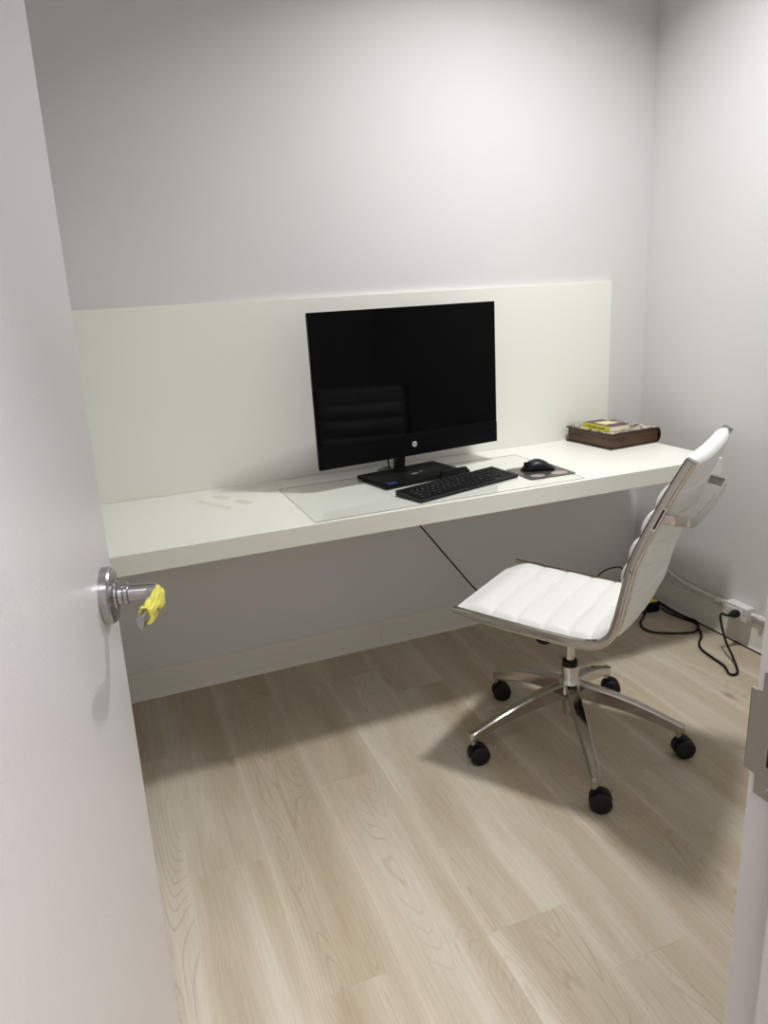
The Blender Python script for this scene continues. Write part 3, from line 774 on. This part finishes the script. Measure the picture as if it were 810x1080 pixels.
# ------------------------------------------------------------------ office chair
PH = math.radians(34.53)
chair = empty('office_chair', (-0.970, -0.880, 0), PH, 'white ribbed armless office chair with chrome frame on five black casters', 'chair')
FXW = 0.219
prof_path = [(-0.274, 0.478), (-0.240, 0.4745), (-0.19, 0.4685), (-0.12, 0.4640), (-0.04, 0.4600), (0.04, 0.4570), (0.100, 0.4565), (0.140, 0.4620), (0.170, 0.4780), (0.189, 0.503), (0.201, 0.540), (0.213, 0.600), (0.223, 0.650), (0.233, 0.695), (0.254, 0.755), (0.286, 0.830), (0.318, 0.900), (0.352, 0.968)]
def path3(x): return [Vector((x, -s_, z)) for s_, z in prof_path]
P2 = spline([Vector((0, -s_, z)) for s_, z in prof_path], 7)
# arclength table
acc = [0.0]
for a, b_ in zip(P2[:-1], P2[1:]): acc.append(acc[-1] + (b_ - a).length)
def at_len(l):
    l = max(0, min(acc[-1], l))
    for i in range(len(acc) - 1):
        if acc[i + 1] >= l:
            f = (l - acc[i]) / max(1e-9, acc[i + 1] - acc[i]); p = P2[i].lerp(P2[i + 1], f)
            a, b_ = P2[max(i - 2, 0)], P2[min(i + 3, len(P2) - 1)]
            t = (b_ - a).normalized(); return p, t
def len_at(s_=None, z=None):
    best = min(range(len(P2)), key=lambda i: (abs(-P2[i].y - s_) + (100 if P2[i].z > 0.5 else 0)) if s_ is not None else abs(P2[i].z - z) + (100 if -P2[i].y < 0.15 else 0))
    return acc[best]
# chrome side rails with grooved profile
gp = [(-0.0085, -0.0115), (-0.0065, -0.0125), (0.0065, -0.0125), (0.0085, -0.0115), (0.0092, -0.0090), (0.0096, 0.0045), (0.0082, 0.0052), (0.0082, 0.0064), (0.0096, 0.0071), (0.0090, 0.0112), (0.0065, 0.0125), (-0.0065, 0.0125), (-0.0090, 0.0112), (-0.0096, 0.0071), (-0.0082, 0.0064), (-0.0082, 0.0052), (-0.0096, 0.0045), (-0.0092, -0.0090)]
for sx_ in (-1, 1):
    pp = [Vector((sx_ * FXW, p.y, p.z)) for p in P2]
    sc = []
    for i in range(len(pp)):
        l = acc[i]; k = min(1.0, 0.60 + l / 0.08 * 0.4); sc.append((1.0, k))
    m = MB(); m.sweep(pp, gp, fixed=(1, 0, 0), scale=sc)
    rail = m.build('side_frame', ALU, chair, angle=24)
    m = MB(); q0 = next(i for i, p in enumerate(P2) if p.z > 0.66 and p.y < -0.1)
    tp = []
    for i in range(q0, len(P2)):
        t = (P2[min(i + 1, len(P2) - 1)] - P2[i - 1]).normalized(); tp.append(P2[i] + Vector((sx_ * (FXW + 0.0030), t.z * 0.0128, -t.y * 0.0128)))
    m.sweep(tp, rrect(0.0100, 0.0022, 0.0008, 2), fixed=(1, 0, 0)); m.build('dark_edge_strip', INK, rail, angle=30)  # thin black line along the front edge of the upper stile
    for (ss, zz) in ((0.0, 0.4585), (0.228, 0.682)):
        MB().lathe([(0.0, 0.003), (0.0022, 0.0028), (0.0028, 0.0018), (0.0052, 0.0026), (0.0060, 0.0)], 18, Matrix.Translation((sx_ * (FXW + 0.0082), -ss, zz)) @ Matrix.Rotation(sx_ * PI / 2, 4, 'Y')).build('bolt', SATIN, rail)
# padded surfaces
def pad_part(name, l0, l1, seams, ff, fb, bow, label, sub=26):
    """ff(l)->front thickness at seam, rib amp ; bow(l)"""
    ls = [l0] + seams + [l1]
    samples = []
    for a, b_ in zip(ls[:-1], ls[1:]):
        nn = sub if (b_ - a) > 0.03 else 5
        for k in range(nn): samples.append((a + (b_ - a) * k / nn, k / nn))
    samples.append((l1, 1.0))
    seglen = [next((b - a for a, b in zip(ls[:-1], ls[1:]) if a <= l < b), 0.05) for l, u in samples]
    XW = 0.2115; NX = 30
    front, back = [], []
    for l, u in samples:
        p, t = at_len(l); nrm = Vector((0, -t.z, t.y)) if False else Vector((0, t.z, -t.y))
        # front normal: seat -> up, back -> towards +y
        if nrm.z < 0 and t.z < 0.5: nrm = -nrm
        if nrm.y < 0 and t.z >= 0.5: nrm = -nrm
        sl = seglen[len(front)]; rib = max(0.0, math.sin(PI * u)) ** 0.42; cr = 1 - math.exp(-((min(u, 1 - u) * sl) / 0.0042) ** 2) if 0 < u < 1 else 0.0
        tf, ra = ff(l); tb, rb = fb(l)
        rf, rbk = [], []
        for j in range(NX + 1):
            x = -XW + 2 * XW * j / NX; e_ = abs(x / XW)
            side = (1 - e_ ** 8) ** 0.5
            q = p - nrm * (bow(l) * (1 - e_ ** 2))
            rf.append(q + nrm * ((tf + ra * rib * (1 - e_ ** 6 * 0.15) + 0.0035 * cr * min(1, l / 0.05)) * side) + Vector((x, 0, 0)))
            rbk.append(q - nrm * ((tb + rb * cr) * side) + Vector((x, 0, 0)))
        front.append(rf); back.append(rbk)
    m = MB()
    rings = [f + b_[::-1][1:-1] for f, b_ in zip(front, back)]
    m.rings(rings)
    return m.build(name, LEATHER, chair, angle=70)
LB = len_at(z=0.545)
def sstep(a, b_, x): x = max(0, min(1, (x - a) / (b_ - a))); return x * x * (3 - 2 * x)
seat_seams = [len_at(s_=v) for v in (-0.166, -0.086, -0.005, 0.067)] + [len_at(s_=0.132)]
seat = pad_part('seat', 0.004, LB, seat_seams + [len_at(z=0.497) ], lambda l: (0.005 + 0.015 * sstep(0, 0.07, l), 0.001 + 0.0055 * sstep(0.0, 0.12, l)), lambda l: (0.004 + 0.006 * sstep(0, 0.1, l), 0.002), lambda l: 0.006 * sstep(0.02, 0.2, l) + 0.008 * sstep(0.35, 0.5, l), None)
TOPL = acc[-1]
back_seams = [len_at(z=v) for v in (0.613, 0.685, 0.756, 0.828, 0.900)]
def bowf(l): return 0.006 + 0.022 * math.sin(PI * min(1, max(0, (l - LB) / (TOPL - LB)))) + 0.008 * (1 - sstep(LB, LB + 0.1, l))
back = pad_part('backrest', LB + 0.0005, TOPL + 0.0, back_seams, lambda l: (0.012 + 0.002 * sstep(LB, LB + 0.1, l), 0.003 + 0.023 * sstep(LB + 0.0, LB + 0.12, l) * (1 - 0.8 * sstep(TOPL - 0.16, TOPL - 0.02, l))), lambda l: (0.009 - 0.002 * sstep(TOPL - 0.02, TOPL, l), 0.009), bowf, None)
# top end caps of the rails
for sx_ in (-1, 1):
    m = MB(); p, t = at_len(TOPL); m.box(-0.0095, 0.0095, -0.0125, 0.0125, 0, 0.003, 0.001, 1, mat=Matrix.Translation((sx_ * FXW, p.y, p.z)) @ Matrix.Rotation(math.atan2(-t.y, t.z), 4, 'X')); m.build('end_cap', SATIN, chair)
# rear brace
pb, tb_ = at_len(len_at(z=0.828))
bz = 0.822
bp_ = [(-FXW + 0.004, -0.298, bz + 0.003), (-FXW + 0.006, -0.320, bz), (-FXW + 0.016, -0.345, bz - 0.002), (-FXW + 0.040, -0.362, bz - 0.004), (0, -0.366, bz - 0.004), (FXW - 0.040, -0.362, bz - 0.004), (FXW - 0.016, -0.345, bz - 0.002), (FXW - 0.006, -0.320, bz), (FXW - 0.004, -0.298, bz + 0.003)]
m = MB(); m.sweep(spline(bp_, 6), rrect(0.006, 0.025, 0.0022), up=(0, 0, 1)); m.build('back_brace', ALU, chair, angle=40)
for sx_ in (-1, 1):
    m = MB(); m.sweep([(sx_ * (FXW + 0.0088), -0.276, 0.796), (sx_ * (FXW + 0.0088), -0.303, 0.856)], rrect(0.004, 0.014, 0.0019), fixed=(1, 0, 0)); m.build('brace_plate', CHROME, chair)
    m = MB(); m.sweep([(sx_ * (FXW + 0.0110), -0.279, 0.801), (sx_ * (FXW + 0.0110), -0.3005, 0.851)], rrect(0.0015, 0.005, 0.0007), fixed=(1, 0, 0)); m.build('brace_inset', INK, chair)
# cross struts and mechanism under the seat
m = MB(); m.sweep([(-FXW, -0.02, 0.4545), (FXW, -0.02, 0.4545)], rrect(0.016, 0.006, 0.002), up=(0, 0, 1)); m.sweep([(-FXW, 0.16, 0.4595), (FXW, 0.16, 0.4595)], rrect(0.016, 0.006, 0.002), up=(0, 0, 1)); m.build('cross_strut', ALU, chair)
m = MB(); m.box(-0.075, 0.075, -0.085, 0.095, 0.428, 0.447, 0.006, 2); m.lathe([(0.030, 0.405), (0.038, 0.428), (0.038, 0.432)], 28); m.build('tilt_mechanism', BLACKP, chair)
m = MB(); m.lathe([(0.0, 0.388), (0.018, 0.388), (0.024, 0.394), (0.025, 0.412), (0.020, 0.418), (0.010, 0.420), (0.010, 0.432), (0.0, 0.432)], 24, Matrix.Translation((-0.085, 0.048, -0.022))); m.box(-0.095, -0.06, 0.035, 0.062, 0.424, 0.440, 0.003); m.build('tension_knob', BLACKP, chair)
m = MB(); m.tube([(0.06, 0.02, 0.436), (0.13, 0.03, 0.433), (0.19, 0.03, 0.425)], 0.004, 8, 4); m.box(0.18, 0.215, 0.018, 0.042, 0.420, 0.431, 0.003); m.build('height_lever', BLACKP, chair)
# gas column
m = MB(); m.cyl((0, 0, 0.264), (0, 0, 0.41), 0.0130); m.build('column', CHROME, chair)
m = MB(); m.lathe([(0.0, 0.283), (0.015, 0.283), (0.0225, 0.280), (0.0235, 0.274), (0.0235, 0.263), (0.0, 0.263)], 28); m.build('column_collar', BLACKP, chair)
m = MB(); m.lathe([(0.0, 0.264), (0.0250, 0.264), (0.0255, 0.261), (0.0255, 0.222), (0.030, 0.214), (0.036, 0.205), (0.036, 0.178), (0.030, 0.172), (0.0225, 0.170), (0.0225, 0.125), (0.018, 0.122), (0.018, 0.098), (0.0, 0.098)], 36); hub = m.build('hub', CHROME, chair)
# five arms and casters
wheel_me = None
base_ang = 31.6 - 34.53
cast_rot = {0: 118, 1: 130, 2: 138, 3: 112, 4: 126}
for k in range(5):
    a = math.radians(base_ang + 72 * k); Rz = Matrix.Rotation(a, 4, 'Z')
    m = MB(); rings = []
    NA = 16
    for i in range(NA + 1):
        u = i / NA; r = 0.022 + (0.322 - 0.022) * u
        zt_ = 0.212 + (0.108 - 0.212) * u + 0.012 * math.sin(PI * u) ** 1.1
        hgt = 0.052 - 0.022 * u; wd = 0.038 - 0.012 * u
        dzr = 0
        t_ang = math.atan2(-(0.104) + 0.022 * PI * math.cos(PI * u), 0.30)
        ring = []
        pts = [(-wd / 2, 0.004), (-wd / 2 + 0.004, 0.0), (0, 0.0012), (wd / 2 - 0.004, 0.0), (wd / 2, 0.004), (wd / 2 * 0.86, hgt - 0.003), (wd / 2 * 0.7, hgt), (-wd / 2 * 0.7, hgt), (-wd / 2 * 0.86, hgt - 0.003)]
        for (y_, d_) in pts:
            ring.append(Rz @ Vector((r, y_, zt_ - d_)))
        rings.append(ring)
    # rounded nose
    for rr, kk in ((0.329, 0.85), (0.333, 0.55)):
        base_ring = rings[NA]; cz = 0.108 - 0.014
        ring = []
        for v in base_ring:
            lv = Rz.inverted() @ v
            ring.append(Rz @ Vector((rr, lv.y * kk, cz + (lv.z - cz) * (kk * 0.5 + 0.5))))
        rings.append(ring)
    m.rings(rings)
    m.lathe([(0.0095, 0.066), (0.0115, 0.070), (0.0115, 0.100), (0.0, 0.100)], 18, Rz @ Matrix.Translation((0.319, 0, 0)))
    m.build('base_arm', ALU, chair, angle=32)
    # caster
    ca = math.radians(cast_rot[k])
    e_ = Rz @ Vector((0.319, 0, 0))
    cm = MB()
    cm.cyl((0, 0, 0.040), (0, 0, 0.068), 0.006, seg=14)
    # hood over the wheels
    for k2 in range(1):
        hp = []
        for i in range(13):
            an = math.radians(-8 + 176 * i / 12); hp.append((-0.014 + 0.0315 * math.cos(an), 0.030 + 0.0315 * math.sin(an)))
        inn = [(-0.014 + 0.024 * math.cos(math.radians(-8 + 176 * i / 12)), 0.030 + 0.024 * math.sin(math.radians(-8 + 176 * i / 12))) for i in range(13)][::-1]
        lo2 = hp + inn; n2 = len(lo2)
        A2 = [cm.bm.verts.new((x, -0.0055, z)) for x, z in lo2]; B2 = [cm.bm.verts.new((x, 0.0055, z)) for x, z in lo2]
        for i in range(n2): cm.bm.faces.new((A2[i], A2[(i + 1) % n2], B2[(i + 1) % n2], B2[i]))
        for V in (A2, B2):
            for i in range(12): cm.bm.faces.new((V[i], V[i + 1], V[n2 - 2 - i], V[n2 - 1 - i]))
    cm.cyl((-0.014, -0.012, 0.030), (-0.014, 0.012, 0.030), 0.006, seg=14)
    co = cm.build('caster', RUBBER, chair, loc=e_, rot=(0, 0, ca), angle=35)
    for sy in (-1, 1):
        if wheel_me is None:
            wm = MB(); wm.lathe([(0.0, -0.0085), (0.020, -0.0085), (0.027, -0.0080), (0.030, -0.005), (0.030, 0.004), (0.0275, 0.0075), (0.022, 0.0095), (0.012, 0.0102), (0.0, 0.0105)], 36, Matrix.Rotation(-PI / 2, 4, 'X'))
            wo = wm.build('wheel', RUBBER, co, angle=35); wheel_me = wo.data
        else:
            wo = bpy.data.objects.new('wheel', wheel_me); COL.objects.link(wo); wo.parent = co
        wo.location = (-0.014, sy * 0.0155, 0.030); wo.rotation_euler = (0, 0, 0 if sy > 0 else PI)
